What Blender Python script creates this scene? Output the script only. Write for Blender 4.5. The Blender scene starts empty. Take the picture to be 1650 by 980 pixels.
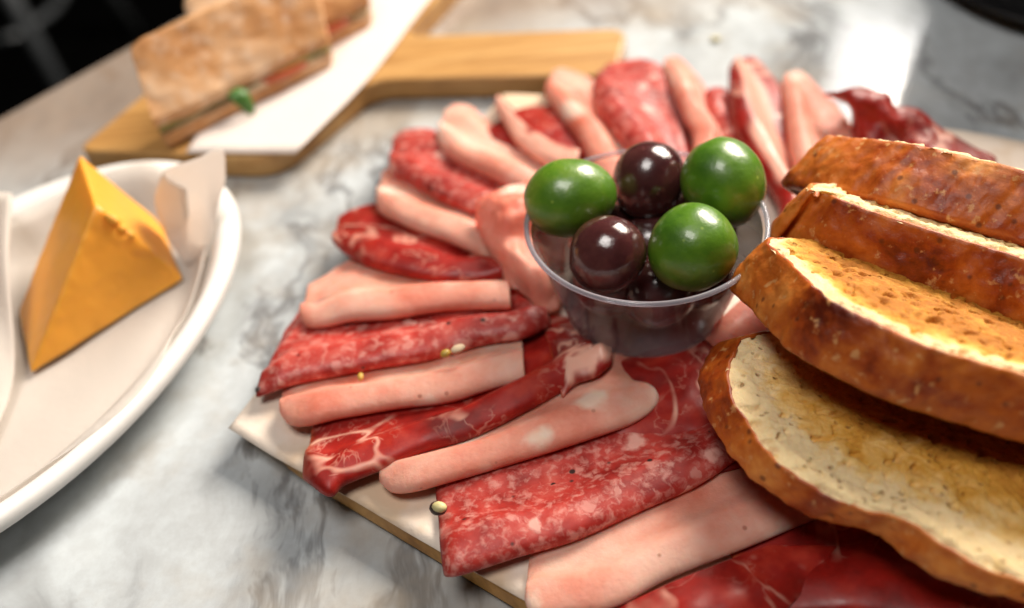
import bpy, bmesh, math, random
from mathutils import Vector, Matrix, noise
random.seed(7)
C = bpy.context.scene
COL = C.collection
R = math.radians

# ------------------------------------------------------------------ camera
PITCH, ROLL, HEIGHT, FPX = R(44.0), R(6.0), 0.213, 1604.17
_fw = Vector((0, math.cos(PITCH), -math.sin(PITCH)))
_rt = Vector((1, 0, 0))
_up = _rt.cross(_fw)
CR = _rt*math.cos(ROLL) - _up*math.sin(ROLL)
CU = _rt*math.sin(ROLL) + _up*math.cos(ROLL)
CAM = Vector((0, 0, HEIGHT))
cd = bpy.data.cameras.new("camera")
cam = bpy.data.objects.new("camera", cd)
COL.objects.link(cam)
m = Matrix.Identity(4)
for i in range(3):
    m[i][0], m[i][1], m[i][2], m[i][3] = CR[i], CU[i], -_fw[i], CAM[i]
cam.matrix_world = m
cd.lens, cd.sensor_width = 35.0, 36.0
cd.clip_start, cd.clip_end = 0.01, 60
cd.dof.use_dof = True
cd.dof.focus_distance = 0.238
cd.dof.aperture_fstop = 5.2
cd.dof.aperture_blades = 7
C.camera = cam

# ------------------------------------------------------------------ world and lamps
w = bpy.data.worlds.new("World"); C.world = w; w.use_nodes = True
bg = w.node_tree.nodes['Background']
bg.inputs[0].default_value = (1.0, 0.90, 0.80, 1); bg.inputs[1].default_value = 0.016

def area(name, loc, target, sx, sy, power, col):
    ld = bpy.data.lights.new(name, 'AREA'); ld.shape = 'RECTANGLE'
    ld.size, ld.size_y, ld.energy, ld.color = sx, sy, power, col
    o = bpy.data.objects.new(name, ld); COL.objects.link(o)
    o.location = loc
    o.rotation_euler = (Vector(target)-Vector(loc)).to_track_quat('-Z', 'Y').to_euler()
    return o
TGT = Vector((0.03, 0.22, 0.02))
# the window: four panes of daylight behind the table to the right
_g = _fw + CR*((1500-825)/FPX) + CU*((490-240)/FPX)      # the polished stone mirrors the window here
_gp = CAM + _g*(-HEIGHT/_g.z)
wd = Vector((_g.x, _g.y, -_g.z)).normalized()
wc = _gp + wd*1.7
side = Vector((wd.y, -wd.x, 0)).normalized()
upv = side.cross(wd).normalized()
if upv.z < 0: upv = -upv
for ix in (-1, 1):
    for iy in (-1, 1):
        p = wc + side*(0.112*ix) + upv*(0.112*iy)
        area("window_light", p, TGT + (p-wc), 0.205, 0.205, 1.3, (1.0, 0.97, 0.94))
# added key lamp at back right and an added soft fill from the left
hd = Vector((0.50, 0.56, 0.62)).normalized()
area("added_key", TGT + hd*1.6, TGT, 0.75, 0.65, 52.0, (1.0, 0.89, 0.76))
area("added_fill", (-0.20, -0.06, 1.3), (0.0, 0.25, 0), 0.5, 0.45, 9.0, (1.0, 0.95, 0.90))

C.view_settings.view_transform = 'Standard'
C.view_settings.look = 'None'
C.view_settings.exposure = 0.14
C.view_settings.gamma = 1.0
C.view_settings.use_curve_mapping = False
C.render.engine = 'CYCLES'
C.cycles.use_denoising = True
C.cycles.max_bounces = 8
C.cycles.transparent_max_bounces = 12
C.cycles.caustics_reflective = False
C.cycles.caustics_refractive = False
C.cycles.sample_clamp_indirect = 4

# ------------------------------------------------------------------ helpers
def ray(x, y):
    return _fw + CR*((x-825)/FPX) + CU*((490-y)/FPX)
def P(x, y, z):
    d = ray(x, y)
    return CAM + d*((z-HEIGHT)/d.z)
def onplane(x, y, o, n):
    d = ray(x, y)
    return CAM + d*((o-CAM).dot(n)/d.dot(n))
def tag(o, label=None, cat=None, group=None, kind=None):
    if label: o['label'] = label
    if cat: o['category'] = cat
    if group: o['group'] = group
    if kind: o['kind'] = kind
    return o
def empty(name, loc):
    o = bpy.data.objects.new(name, None); COL.objects.link(o); o.location = loc
    o.empty_display_size = 0.01
    return o
def mk(name, vs, fs, mats, parent=None, origin=None, smooth=True, mi=None):
    """one mesh object from world-space vertices"""
    vs = [Vector(v) for v in vs]
    if parent is not None: org = parent.get('_w') and Vector(parent['_w']) or Vector(parent.location)
    elif origin is not None: org = Vector(origin)
    else:
        org = sum(vs, Vector())/len(vs); org.z = min(v.z for v in vs)
    me = bpy.data.meshes.new(name)
    me.from_pydata([v-org for v in vs], [], fs)
    if not isinstance(mats, (list, tuple)): mats = [mats]
    for mm in mats: me.materials.append(mm)
    if smooth:
        for p in me.polygons: p.use_smooth = True
    if mi:
        for p, k in zip(me.polygons, mi): p.material_index = k
    o = bpy.data.objects.new(name, me); COL.objects.link(o)
    if parent is not None: o.parent = parent
    else: o.location = org
    return o
def sub(o, lv=1):
    md = o.modifiers.new("sub", 'SUBSURF'); md.levels = lv; md.render_levels = lv
def solid(o, t, off=0.0):
    md = o.modifiers.new("thick", 'SOLIDIFY'); md.thickness = t; md.offset = off
def cr(pts, t):
    """Catmull-Rom through pts, t in 0..1 by chord length"""
    n = len(pts)
    if n == 1: return pts[0].copy()
    L = [0.0]
    for i in range(n-1): L.append(L[-1] + max((pts[i+1]-pts[i]).length, 1e-7)**0.75)
    s = t*L[-1]
    i = 0
    while i < n-2 and s > L[i+1]: i += 1
    k = (s-L[i])/(L[i+1]-L[i])
    p1, p2 = pts[i], pts[i+1]
    p0 = pts[i-1] if i > 0 else p1*2-p2
    p3 = pts[i+2] if i+2 < n else p2*2-p1
    return 0.5*((2*p1) + (p2-p0)*k + (2*p0-5*p1+4*p2-p3)*k*k + (3*p1-p0-3*p2+p3)*k**3)
def grid_faces(nu, nv, closed_v=False):
    fs = []
    for i in range(nu-1):
        for j in range(nv if closed_v else nv-1):
            a = i*nv+j; b = i*nv+(j+1) % nv
            fs.append((a, b, b+nv, a+nv))
    return fs
def nz(p, s, seed=0.0):
    return noise.noise(Vector((p.x*s+seed*7.3, p.y*s+seed*3.1, p.z*s-seed*5.7)))
def smooth01(a, b, x):
    t = max(0, min(1, (x-a)/(b-a))); return t*t*(3-2*t)

# ------------------------------------------------------------------ materials
class NT:
    def __init__(s, name):
        s.m = bpy.data.materials.new(name); s.m.use_nodes = True
        s.t = s.m.node_tree; s.n = s.t.nodes; s.l = s.t.links
        s.b = s.n['Principled BSDF']; s.out = s.n['Material Output']
    def node(s, typ, **kw):
        o = s.n.new(typ)
        for k, v in kw.items(): setattr(o, k, v)
        return o
    def link(s, a, b): s.l.new(a, b)
    def coords(s, scale=(1, 1, 1), rnd=True):
        tc = s.node('ShaderNodeTexCoord')
        mp = s.node('ShaderNodeMapping'); mp.inputs['Scale'].default_value = scale
        s.link(tc.outputs['Object'], mp.inputs['Vector'])
        if rnd:
            oi = s.node('ShaderNodeObjectInfo')
            mu = s.node('ShaderNodeMath', operation='MULTIPLY'); mu.inputs[1].default_value = 9.0
            s.link(oi.outputs['Random'], mu.inputs[0]); s.link(mu.outputs[0], mp.inputs['Location'])
        return mp.outputs['Vector']
    def noise(s, vec, scale, detail=3, rough=0.55, dist=0.0):
        o = s.node('ShaderNodeTexNoise'); o.inputs['Scale'].default_value = scale
        o.inputs['Detail'].default_value = detail; o.inputs['Roughness'].default_value = rough
        o.inputs['Distortion'].default_value = dist
        s.link(vec, o.inputs['Vector']); return o.outputs['Fac']
    def voro(s, vec, scale, feature='F1', out='Distance', rnd=1.0):
        o = s.node('ShaderNodeTexVoronoi', feature=feature); o.inputs['Scale'].default_value = scale
        o.inputs['Randomness'].default_value = rnd
        s.link(vec, o.inputs['Vector']); return o.outputs[out] if out else o
    def ramp(s, fac, stops):
        o = s.node('ShaderNodeValToRGB'); e = o.color_ramp.elements
        while len(e) < len(stops): e.new(0.5)
        for q, (p, c) in zip(e, stops):
            q.position = p
            q.color = (c, c, c, 1) if isinstance(c, (int, float)) else (*c, 1)
        s.link(fac, o.inputs['Fac']); return o.outputs['Color']
    def mix(s, fac, a, b, mode='MIX'):
        o = s.node('ShaderNodeMix', data_type='RGBA', blend_type=mode)
        for sock, v in ((o.inputs[0], fac), (o.inputs[6], a), (o.inputs[7], b)):
            if isinstance(v, (int, float)): sock.default_value = v
            elif isinstance(v, tuple): sock.default_value = (*v, 1)
            else: s.link(v, sock)
        return o.outputs[2]
    def math(s, op, a, b=0.0):
        o = s.node('ShaderNodeMath', operation=op)
        for sock, v in ((o.inputs[0], a), (o.inputs[1], b)):
            if isinstance(v, (int, float)): sock.default_value = v
            else: s.link(v, sock)
        return o.outputs[0]
    def bump(s, h, strength=0.3, dist=0.001):
        o = s.node('ShaderNodeBump'); o.inputs['Strength'].default_value = strength
        o.inputs['Distance'].default_value = dist
        s.link(h, o.inputs['Height']); s.link(o.outputs['Normal'], s.b.inputs['Normal'])
    def set(s, **kw):
        for k, v in kw.items():
            k = k.replace('_', ' ')
            sock = s.b.inputs[k]
            if isinstance(v, (int, float)): sock.default_value = v
            elif isinstance(v, tuple): sock.default_value = v if len(v) != 3 or sock.type == 'VECTOR' else (*v, 1)
            else: s.link(v, sock)
        return s
    def sss(s, wt, rad, scale=1.0):
        s.b.inputs['Subsurface Weight'].default_value = wt
        s.b.inputs['Subsurface Radius'].default_value = rad
        s.b.inputs['Subsurface Scale'].default_value = scale

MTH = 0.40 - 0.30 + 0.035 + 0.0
def mat_marble():
    k = NT("marble"); v = k.coords(rnd=False)
    warp = k.noise(v, 9, 5, 0.6)
    add = k.node('ShaderNodeVectorMath', operation='MULTIPLY_ADD')
    k.link(k.node('ShaderNodeCombineXYZ').outputs[0], add.inputs[2])
    nv = k.node('ShaderNodeTexNoise'); nv.inputs['Scale'].default_value = 7; nv.inputs['Detail'].default_value = 4
    k.link(v, nv.inputs['Vector'])
    mp = k.node('ShaderNodeMapping'); mp.inputs['Rotation'].default_value = (0, 0, R(-38)); mp.inputs['Scale'].default_value = (1, 0.42, 1)
    ad = k.node('ShaderNodeVectorMath', operation='ADD')
    sc = k.node('ShaderNodeVectorMath', operation='SCALE'); sc.inputs['Scale'].default_value = 0.10
    k.link(nv.outputs['Color'], sc.inputs[0]); k.link(v, ad.inputs[0]); k.link(sc.outputs[0], ad.inputs[1])
    k.link(ad.outputs[0], mp.inputs['Vector'])
    big = k.noise(mp.outputs[0], 14, 8, 0.66, 0.4)
    vein = k.noise(mp.outputs[0], 19, 6, 0.62)
    vv = k.math('ABSOLUTE', k.math('SUBTRACT', vein, 0.5))
    veinm = k.ramp(vv, [(0.0, 1.0), (0.010, 0.8), (0.035, 0.0)])
    base = k.ramp(big, [(0.32, (0.26, 0.275, 0.29)), (0.42, (0.44, 0.47, 0.49)), (0.53, (0.53, 0.575, 0.60)), (0.70, (0.60, 0.64, 0.655))])
    fine = k.noise(v, 160, 6, 0.7)
    st = k.math('ABSOLUTE', k.math('SUBTRACT', k.noise(mp.outputs[0], 13, 5, 0.55, 0.4), 0.47))
    base = k.mix(k.math('MULTIPLY', k.ramp(st, [(0.0, 0.6), (0.03, 0.35), (0.10, 0.0)]), k.ramp(k.noise(v, 8, 3), [(0.42, 0.0), (0.55, 1.0)])), base, (0.16, 0.165, 0.17))
    base = k.mix(k.math('MULTIPLY', veinm, k.ramp(warp, [(0.36, 0.0), (0.52, 0.8)])), base, (0.12, 0.12, 0.125))
    # brown clouds towards the far side, painting in the dark room's reflection and dimness
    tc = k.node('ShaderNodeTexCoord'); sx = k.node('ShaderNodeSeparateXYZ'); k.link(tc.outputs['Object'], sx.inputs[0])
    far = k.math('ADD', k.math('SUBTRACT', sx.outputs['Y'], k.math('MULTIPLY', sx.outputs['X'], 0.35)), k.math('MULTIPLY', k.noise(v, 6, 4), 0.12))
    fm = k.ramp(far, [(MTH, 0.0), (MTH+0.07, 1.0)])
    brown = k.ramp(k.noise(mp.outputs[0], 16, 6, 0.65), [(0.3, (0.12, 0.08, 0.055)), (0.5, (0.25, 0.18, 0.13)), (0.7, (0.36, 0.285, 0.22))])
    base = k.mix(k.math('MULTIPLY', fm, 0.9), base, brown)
    spot = k.ramp(k.noise(v, 13, 5, 0.65), [(0.48, 0.0), (0.66, 1.0)])
    base = k.mix(k.math('MULTIPLY', spot, 0.7), base, (0.36, 0.30, 0.23))
    base = k.mix(k.ramp(fine, [(0.40, 0.18), (0.6, 0.0)]), base, (0.24, 0.23, 0.22))
    k.set(Base_Color=base, Roughness=k.ramp(k.noise(v, 60, 5), [(0.3, 0.06), (0.7, 0.11)]), Specular_IOR_Level=0.32)
    k.bump(k.noise(v, 240, 5), 0.05, 0.0006)
    return k.m
def mat_wood(name, c1, c2, c3, rot=0.0):
    k = NT(name); tc = k.node('ShaderNodeTexCoord')
    mp = k.node('ShaderNodeMapping'); mp.inputs['Rotation'].default_value = (0, 0, rot); mp.inputs['Scale'].default_value = (1.2, 14, 6)
    k.link(tc.outputs['Object'], mp.inputs['Vector'])
    g = k.noise(mp.outputs[0], 11, 6, 0.62, 0.6)
    f = k.noise(mp.outputs[0], 60, 4, 0.6)
    col = k.ramp(g, [(0.32, c1), (0.5, c2), (0.68, c3)])
    col = k.mix(k.ramp(f, [(0.45, 0.25), (0.6, 0.0)]), col, c1)
    k.set(Base_Color=col, Roughness=0.42); k.bump(f, 0.15, 0.0005)
    return k.m
def mat_paper(name, col, trans=0.0, stain=False):
    k = NT(name); v = k.coords()
    c = k.mix(k.ramp(k.noise(v, 55, 5), [(0.35, 0.0), (0.7, 0.35)]), col, tuple(x*0.88 for x in col))
    if stain:
        c = k.mix(k.ramp(k.noise(v, 30, 4, 0.6), [(0.46, 0.0), (0.60, 0.7)]), c, (0.62, 0.42, 0.24))
    k.set(Base_Color=c, Roughness=0.6)
    h = k.mix(0.5, k.noise(v, 45, 3), k.noise(v, 320, 3))
    k.bump(h, 0.30, 0.0015)
    if trans:
        tr = k.node('ShaderNodeBsdfTranslucent'); tr.inputs['Color'].default_value = (*col, 1)
        mx = k.node('ShaderNodeMixShader'); mx.inputs[0].default_value = trans
        k.link(k.b.outputs[0], mx.inputs[1]); k.link(tr.outputs[0], mx.inputs[2]); k.link(mx.outputs[0], k.out.inputs['Surface'])
    return k.m
def mat_mortadella():
    k = NT("mortadella"); v = k.coords()
    nv = k.node('ShaderNodeTexNoise'); nv.inputs['Scale'].default_value = 160; k.link(v, nv.inputs['Vector'])
    sc = k.node('ShaderNodeVectorMath', operation='SCALE'); sc.inputs['Scale'].default_value = 0.006
    ad = k.node('ShaderNodeVectorMath', operation='ADD')
    k.link(nv.outputs['Color'], sc.inputs[0]); k.link(v, ad.inputs[0]); k.link(sc.outputs[0], ad.inputs[1])
    vo = k.voro(ad.outputs[0], 58, out=None)
    blob = k.ramp(vo.outputs['Distance'], [(0.18, 1.0), (0.34, 0.0)])
    sep = k.node('ShaderNodeSeparateColor'); k.link(vo.outputs['Color'], sep.inputs[0])
    pick = k.ramp(sep.outputs[0], [(0.38, 0.0), (0.40, 1.0)])
    bm = k.math('MULTIPLY', blob, pick)
    pink = k.ramp(k.noise(v, 34, 5, 0.62), [(0.34, (0.64, 0.145, 0.09)), (0.50, (0.80, 0.275, 0.20)), (0.66, (0.87, 0.40, 0.315))])
    c = k.mix(k.math('MULTIPLY', bm, 0.75), pink, (0.87, 0.58, 0.48))
    sp = k.voro(v, 420, out=None); s2 = k.node('ShaderNodeSeparateColor'); k.link(sp.outputs['Color'], s2.inputs[0])
    dots = k.math('MULTIPLY', k.ramp(sp.outputs['Distance'], [(0.18, 1.0), (0.3, 0.0)]), k.ramp(s2.outputs[1], [(0.96, 0.0), (0.97, 1.0)]))
    c = k.mix(k.math('MULTIPLY', dots, 0.7), c, (0.30, 0.09, 0.05))
    c = k.mix(k.math('MULTIPLY', k.node('ShaderNodeAttribute', attribute_name='rim').outputs['Fac'], 0.5), c, (0.58, 0.20, 0.12))
    k.set(Base_Color=c, Roughness=k.ramp(k.noise(v, 300, 3), [(0.3, 0.44), (0.7, 0.6)]), Specular_IOR_Level=0.32)
    k.sss(0.55, (0.010, 0.0018, 0.0010)); k.bump(k.mix(0.5, k.noise(v, 800, 3), k.noise(v, 240, 4)), 0.5, 0.0006)
    return k.m
def mat_salami():
    k = NT("salami"); v = k.coords()
    red = k.ramp(k.noise(v, 110, 4), [(0.3, (0.21, 0.008, 0.006)), (0.55, (0.40, 0.034, 0.025)), (0.75, (0.54, 0.105, 0.08))])
    def flecks(vec, wscale, warp, scale, size, keep, soft):
        nv = k.node('ShaderNodeTexNoise'); nv.inputs['Scale'].default_value = wscale; nv.inputs['Detail'].default_value = 3; k.link(vec, nv.inputs['Vector'])
        sc = k.node('ShaderNodeVectorMath', operation='SCALE'); sc.inputs['Scale'].default_value = warp
        ad = k.node('ShaderNodeVectorMath', operation='ADD')
        k.link(nv.outputs['Color'], sc.inputs[0]); k.link(vec, ad.inputs[0]); k.link(sc.outputs[0], ad.inputs[1])
        vo = k.voro(ad.outputs[0], scale, out=None)
        sep = k.node('ShaderNodeSeparateColor'); k.link(vo.outputs['Color'], sep.inputs[0])
        blob = k.ramp(k.math('SUBTRACT', k.math('MULTIPLY', sep.outputs[1], size), vo.outputs['Distance']), [(0.0, 0.0), (soft, 1.0)])
        return k.math('MULTIPLY', blob, k.ramp(sep.outputs[0], [(1-keep, 0.0), (1-keep+0.02, 1.0)]))
    f0 = flecks(v, 260, 0.0055, 72, 0.42, 0.30, 0.10)
    f1 = flecks(v, 300, 0.0045, 140, 0.52, 0.30, 0.14)
    f2 = flecks(v, 600, 0.0028, 290, 0.62, 0.45, 0.22)
    f3 = k.ramp(k.noise(v, 420, 3, 0.6, 0.4), [(0.48, 0.0), (0.68, 0.5)])
    fat = k.math('MAXIMUM', k.math('MAXIMUM', f0, f1), k.math('MAXIMUM', k.math('MULTIPLY', f2, 0.5), f3))
    c = k.mix(k.math('MULTIPLY', fat, 0.72), red, (0.78, 0.44, 0.37))
    sp = k.voro(v, 330, out=None); s2 = k.node('ShaderNodeSeparateColor'); k.link(sp.outputs['Color'], s2.inputs[0])
    dots = k.math('MULTIPLY', k.ramp(sp.outputs['Distance'], [(0.2, 1.0), (0.3, 0.0)]), k.ramp(s2.outputs[2], [(0.94, 0.0), (0.95, 1.0)]))
    c = k.mix(dots, c, (0.03, 0.012, 0.01))
    c = k.mix(k.math('MULTIPLY', k.node('ShaderNodeAttribute', attribute_name='rim').outputs['Fac'], 0.85), c, (0.15, 0.015, 0.010))
    k.set(Base_Color=c, Roughness=k.ramp(k.noise(v, 260, 3), [(0.3, 0.36), (0.7, 0.52)]), Specular_IOR_Level=0.4)
    k.sss(0.25, (0.005, 0.001, 0.0007)); k.bump(k.mix(0.5, fat, k.noise(v, 500, 4)), 0.35, 0.0005)
    return k.m
def mat_coppa():
    k = NT("cured_ham"); v = k.coords()
    red = k.ramp(k.noise(v, 70, 5, 0.6), [(0.3, (0.11, 0.003, 0.002)), (0.55, (0.29, 0.011, 0.007)), (0.75, (0.44, 0.040, 0.020))])
    n1 = k.noise(v, 26, 3, 0.55, 0.8)
    v1 = k.ramp(k.math('ABSOLUTE', k.math('SUBTRACT', n1, 0.5)), [(0.0, 1.0), (0.007, 0.85), (0.022, 0.0)])
    n2 = k.noise(v, 75, 4, 0.6, 0.6)
    v2 = k.ramp(k.math('ABSOLUTE', k.math('SUBTRACT', n2, 0.52)), [(0.0, 0.5), (0.016, 0.0)])
    patch = k.ramp(k.noise(v, 33, 2), [(0.67, 0.0), (0.73, 0.9)])
    brk = k.ramp(k.noise(v, 48, 3), [(0.46, 0.0), (0.62, 1.0)])
    fat = k.math('MULTIPLY', k.math('MAXIMUM', k.math('MAXIMUM', v1, v2), patch), brk)
    c = k.mix(k.math('MULTIPLY', fat, 0.85), red, (0.76, 0.40, 0.30))
    c = k.mix(k.math('MULTIPLY', k.node('ShaderNodeAttribute', attribute_name='rim').outputs['Fac'], 0.8), c, (0.42, 0.075, 0.02))
    c = k.mix(k.math('MULTIPLY', k.node('ShaderNodeAttribute', attribute_name='fatband').outputs['Fac'], 0.85), c, (0.78, 0.42, 0.32))
    k.set(Base_Color=c, Roughness=k.ramp(k.noise(v, 200, 3), [(0.3, 0.32), (0.7, 0.5)]), Specular_IOR_Level=0.4)
    k.sss(0.2, (0.005, 0.001, 0.0006)); k.bump(k.mix(0.4, fat, k.noise(v, 350, 4)), 0.3, 0.0005)
    return k.m
def mat_crust():
    k = NT("bread_crust"); v = k.coords()
    n = k.noise(v, 52, 6, 0.62, 0.3)
    c = k.ramp(n, [(0.33, (0.095, 0.010, 0.002)), (0.43, (0.28, 0.042, 0.004)), (0.55, (0.48, 0.115, 0.011)), (0.72, (0.66, 0.255, 0.05))])
    sp = k.ramp(k.noise(v, 330, 4, 0.6), [(0.60, 0.0), (0.68, 0.75)])
    c = k.mix(sp, c, (0.60, 0.30, 0.11))
    dk = k.ramp(k.voro(v, 210), [(0.10, 0.7), (0.2, 0.0)])
    c = k.mix(dk, c, (0.075, 0.016, 0.006))
    k.set(Base_Color=c, Roughness=k.ramp(n, [(0.3, 0.30), (0.7, 0.55)]), Specular_IOR_Level=0.4)
    k.bump(k.mix(0.5, n, k.noise(v, 620, 5, 0.7)), 0.45, 0.0010)
    return k.m
def mat_crumb():
    k = NT("toasted_crumb"); v = k.coords()
    at = k.node('ShaderNodeAttribute', attribute_name='toast')
    n = k.noise(v, 130, 6, 0.72, 0.5)
    t = k.math('ADD', at.outputs['Fac'], k.math('MULTIPLY', k.math('SUBTRACT', n, 0.5), 1.5))
    c = k.ramp(t, [(0.08, (0.85, 0.65, 0.36)), (0.34, (0.78, 0.50, 0.17)), (0.64, (0.62, 0.31, 0.045)), (0.98, (0.40, 0.145, 0.014))])
    pore = k.ramp(k.voro(v, 420), [(0.10, 1.0), (0.28, 0.0)])
    pp = k.math('MULTIPLY', pore, k.ramp(k.noise(v, 200, 2), [(0.45, 0.0), (0.6, 1.0)]))
    c = k.mix(k.math('MULTIPLY', pp, 0.55), c, (0.38, 0.17, 0.04))
    k.set(Base_Color=c, Roughness=0.7, Specular_IOR_Level=0.25)
    k.sss(0.2, (0.004, 0.002, 0.0009))
    k.bump(k.math('SUBTRACT', k.noise(v, 380, 4, 0.65), pp), 0.8, 0.0012)
    return k.m
def mat_olive(name, c1, c2, c3, rough):
    k = NT(name); v = k.coords()
    n = k.noise(v, 75, 4, 0.6)
    c = k.ramp(n, [(0.3, c1), (0.52, c2), (0.75, c3)])
    sp = k.voro(v, 420, out=None); s2 = k.node('ShaderNodeSeparateColor'); k.link(sp.outputs['Color'], s2.inputs[0])
    dots = k.math('MULTIPLY', k.ramp(sp.outputs['Distance'], [(0.12, 1.0), (0.25, 0.0)]), k.ramp(s2.outputs[0], [(0.86, 0.0), (0.88, 0.6)]))
    c = k.mix(dots, c, tuple(min(1, x*1.35+0.01) for x in c3))
    k.set(Base_Color=c, Roughness=k.ramp(k.noise(v, 210, 4), [(0.3, rough), (0.7, rough+0.13)]), Specular_IOR_Level=0.6, Coat_Weight=0.35, Coat_Roughness=0.08)
    k.sss(0.12, (0.002, 0.003, 0.0006)); k.bump(k.mix(0.5, k.noise(v, 170, 4), k.noise(v, 600, 3)), 0.26, 0.0009)
    return k.m
def mat_plain(name, col, rough=0.5, var=0.15, scale=60, bump=0.1, metal=0.0, sss=None):
    k = NT(name); v = k.coords()
    c = k.mix(k.ramp(k.noise(v, scale, 4), [(0.35, 0.0), (0.7, 1.0)]), col, tuple(x*(1-var) for x in col))
    k.set(Base_Color=c, Roughness=rough, Metallic=metal); k.bump(k.noise(v, scale*4, 3), bump, 0.0008)
    if sss: k.sss(sss, (0.008, 0.004, 0.001))
    return k.m
def mat_plastic(name="clear_plastic", milk=0.05):
    k = NT(name)
    fr = k.node('ShaderNodeFresnel'); fr.inputs['IOR'].default_value = 1.5
    tr = k.node('ShaderNodeBsdfTransparent'); tr.inputs['Color'].default_value = (0.94, 0.93, 0.96, 1)
    gl = k.node('ShaderNodeBsdfGlossy'); gl.inputs['Roughness'].default_value = 0.08
    mx = k.node('ShaderNodeMixShader')
    k.link(k.math('MINIMUM', k.math('MULTIPLY', fr.outputs[0], 0.9), 1.0), mx.inputs[0]); k.link(tr.outputs[0], mx.inputs[1]); k.link(gl.outputs[0], mx.inputs[2])
    df = k.node('ShaderNodeBsdfDiffuse'); df.inputs['Color'].default_value = (0.80, 0.78, 0.86, 1)
    m2 = k.node('ShaderNodeMixShader'); m2.inputs[0].default_value = milk
    k.link(mx.outputs[0], m2.inputs[1]); k.link(df.outputs[0], m2.inputs[2]); k.link(m2.outputs[0], k.out.inputs['Surface']); return k.m
def mat_ciabatta():
    k = NT("ciabatta_crust"); v = k.coords()
    n = k.noise(v, 38, 6, 0.65, 0.3)
    c = k.ramp(n, [(0.30, (0.40, 0.165, 0.045)), (0.48, (0.58, 0.30, 0.12)), (0.68, (0.70, 0.48, 0.30))])
    c = k.mix(k.ramp(k.noise(v, 170, 4), [(0.5, 0.0), (0.72, 0.5)]), c, (0.74, 0.62, 0.50))
    k.set(Base_Color=c, Roughness=0.7); k.bump(n, 0.3, 0.002); return k.m

def nospec(m_):
    m_.node_tree.nodes['Principled BSDF'].inputs['Specular IOR Level'].default_value = 0.02
    return m_
M = dict(
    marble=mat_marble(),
    wood=mat_wood("board_wood", (0.42, 0.19, 0.04), (0.64, 0.32, 0.075), (0.72, 0.40, 0.12)),
    wood2=mat_wood("paddle_wood", (0.33, 0.16, 0.045), (0.49, 0.265, 0.085), (0.58, 0.35, 0.135)),
    paper=mat_paper("butcher_paper", (0.80, 0.69, 0.59), 0.0, True),
    paper2=mat_paper("sandwich_paper", (0.72, 0.65, 0.61)),
    parch=mat_paper("parchment", (0.90, 0.86, 0.82), 0.62),
    plate=mat_plain("plate_white", (0.80, 0.785, 0.76), 0.45, 0.03),
    mort=mat_mortadella(), sal=mat_salami(), cop=mat_coppa(),
    crust=mat_crust(), crumb=mat_crumb(), ciab=mat_ciabatta(),
    green=mat_olive("green_olive", (0.045, 0.130, 0.006), (0.09, 0.205, 0.010), (0.19, 0.28, 0.028), 0.30),
    dark=mat_olive("dark_olive", (0.035, 0.009, 0.010), (0.07, 0.019, 0.019), (0.125, 0.042, 0.036), 0.13),
    plastic=mat_plastic(), rim=mat_plastic("clear_plastic_rim", 0.20),
    cheese=mat_plain("cheddar", (0.86, 0.37, 0.04), 0.45, 0.10, 70, 0.12, 0, 0.3),
    cream=mat_plain("bread_white", (0.78, 0.60, 0.40), 0.75, 0.25, 90, 0.5),
    tomato=mat_plain("tomato", (0.55, 0.10, 0.03), 0.35, 0.3),
    leaf=mat_plain("herb_leaf", (0.07, 0.20, 0.03), 0.45, 0.4),
    pesto=mat_plain("green_filling", (0.20, 0.17, 0.03), 0.5, 0.5, 120),
    pist=mat_plain("pistachio", (0.62, 0.55, 0.26), 0.5, 0.3, 200),
    husk=mat_plain("peppercorn_skin", (0.045, 0.025, 0.02), 0.45, 0.4, 300),
    gold=mat_plain("yellow_seed", (0.55, 0.36, 0.06), 0.4, 0.3, 300),
    black=mat_plain("black_glaze", (0.012, 0.012, 0.013), 0.35, 0.3),
    floor=nospec(mat_plain("floor_dark", (0.002, 0.002, 0.002), 0.9, 0.4, 8)),
    metal=mat_plain("grey_metal", (0.10, 0.11, 0.12), 0.4, 0.2, 30, 0.0, 0.3),
    seat=mat_plain("black_seat", (0.010, 0.010, 0.011), 0.5, 0.2),
)

# ------------------------------------------------------------------ generic solids
def hexa(name, c8, bevel, mat, parent=None, origin=None, cuts=0, amp=0.0, fs=60, seed=0, segs=3):
    """block from 8 corners: 4 bottom (ccw) then 4 top, edges rounded, surface roughened"""
    bm = bmesh.new()
    vs = [bm.verts.new(v) for v in c8]
    for f in ((3, 2, 1, 0), (4, 5, 6, 7), (0, 1, 5, 4), (1, 2, 6, 5), (2, 3, 7, 6), (3, 0, 4, 7)):
        bm.faces.new([vs[i] for i in f])
    if cuts: bmesh.ops.subdivide_edges(bm, edges=bm.edges[:], cuts=cuts, use_grid_fill=True)
    sharp = [e for e in bm.edges if len(e.link_faces) == 2 and e.calc_face_angle(0) > 0.4]
    if bevel: bmesh.ops.bevel(bm, geom=sharp, offset=bevel, segments=segs, profile=0.5, affect='EDGES', clamp_overlap=True)
    bm.normal_update()
    if amp:
        for v in bm.verts:
            v.co += v.normal*amp*(nz(v.co, fs, seed) + 0.4*nz(v.co, fs*3.1, seed+2))
    bm.verts.index_update()
    pts = [v.co.copy() for v in bm.verts]; faces = [[v.index for v in f.verts] for f in bm.faces]
    bm.free()
    o = mk(name, pts, faces, mat, parent, origin)
    return o
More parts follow.
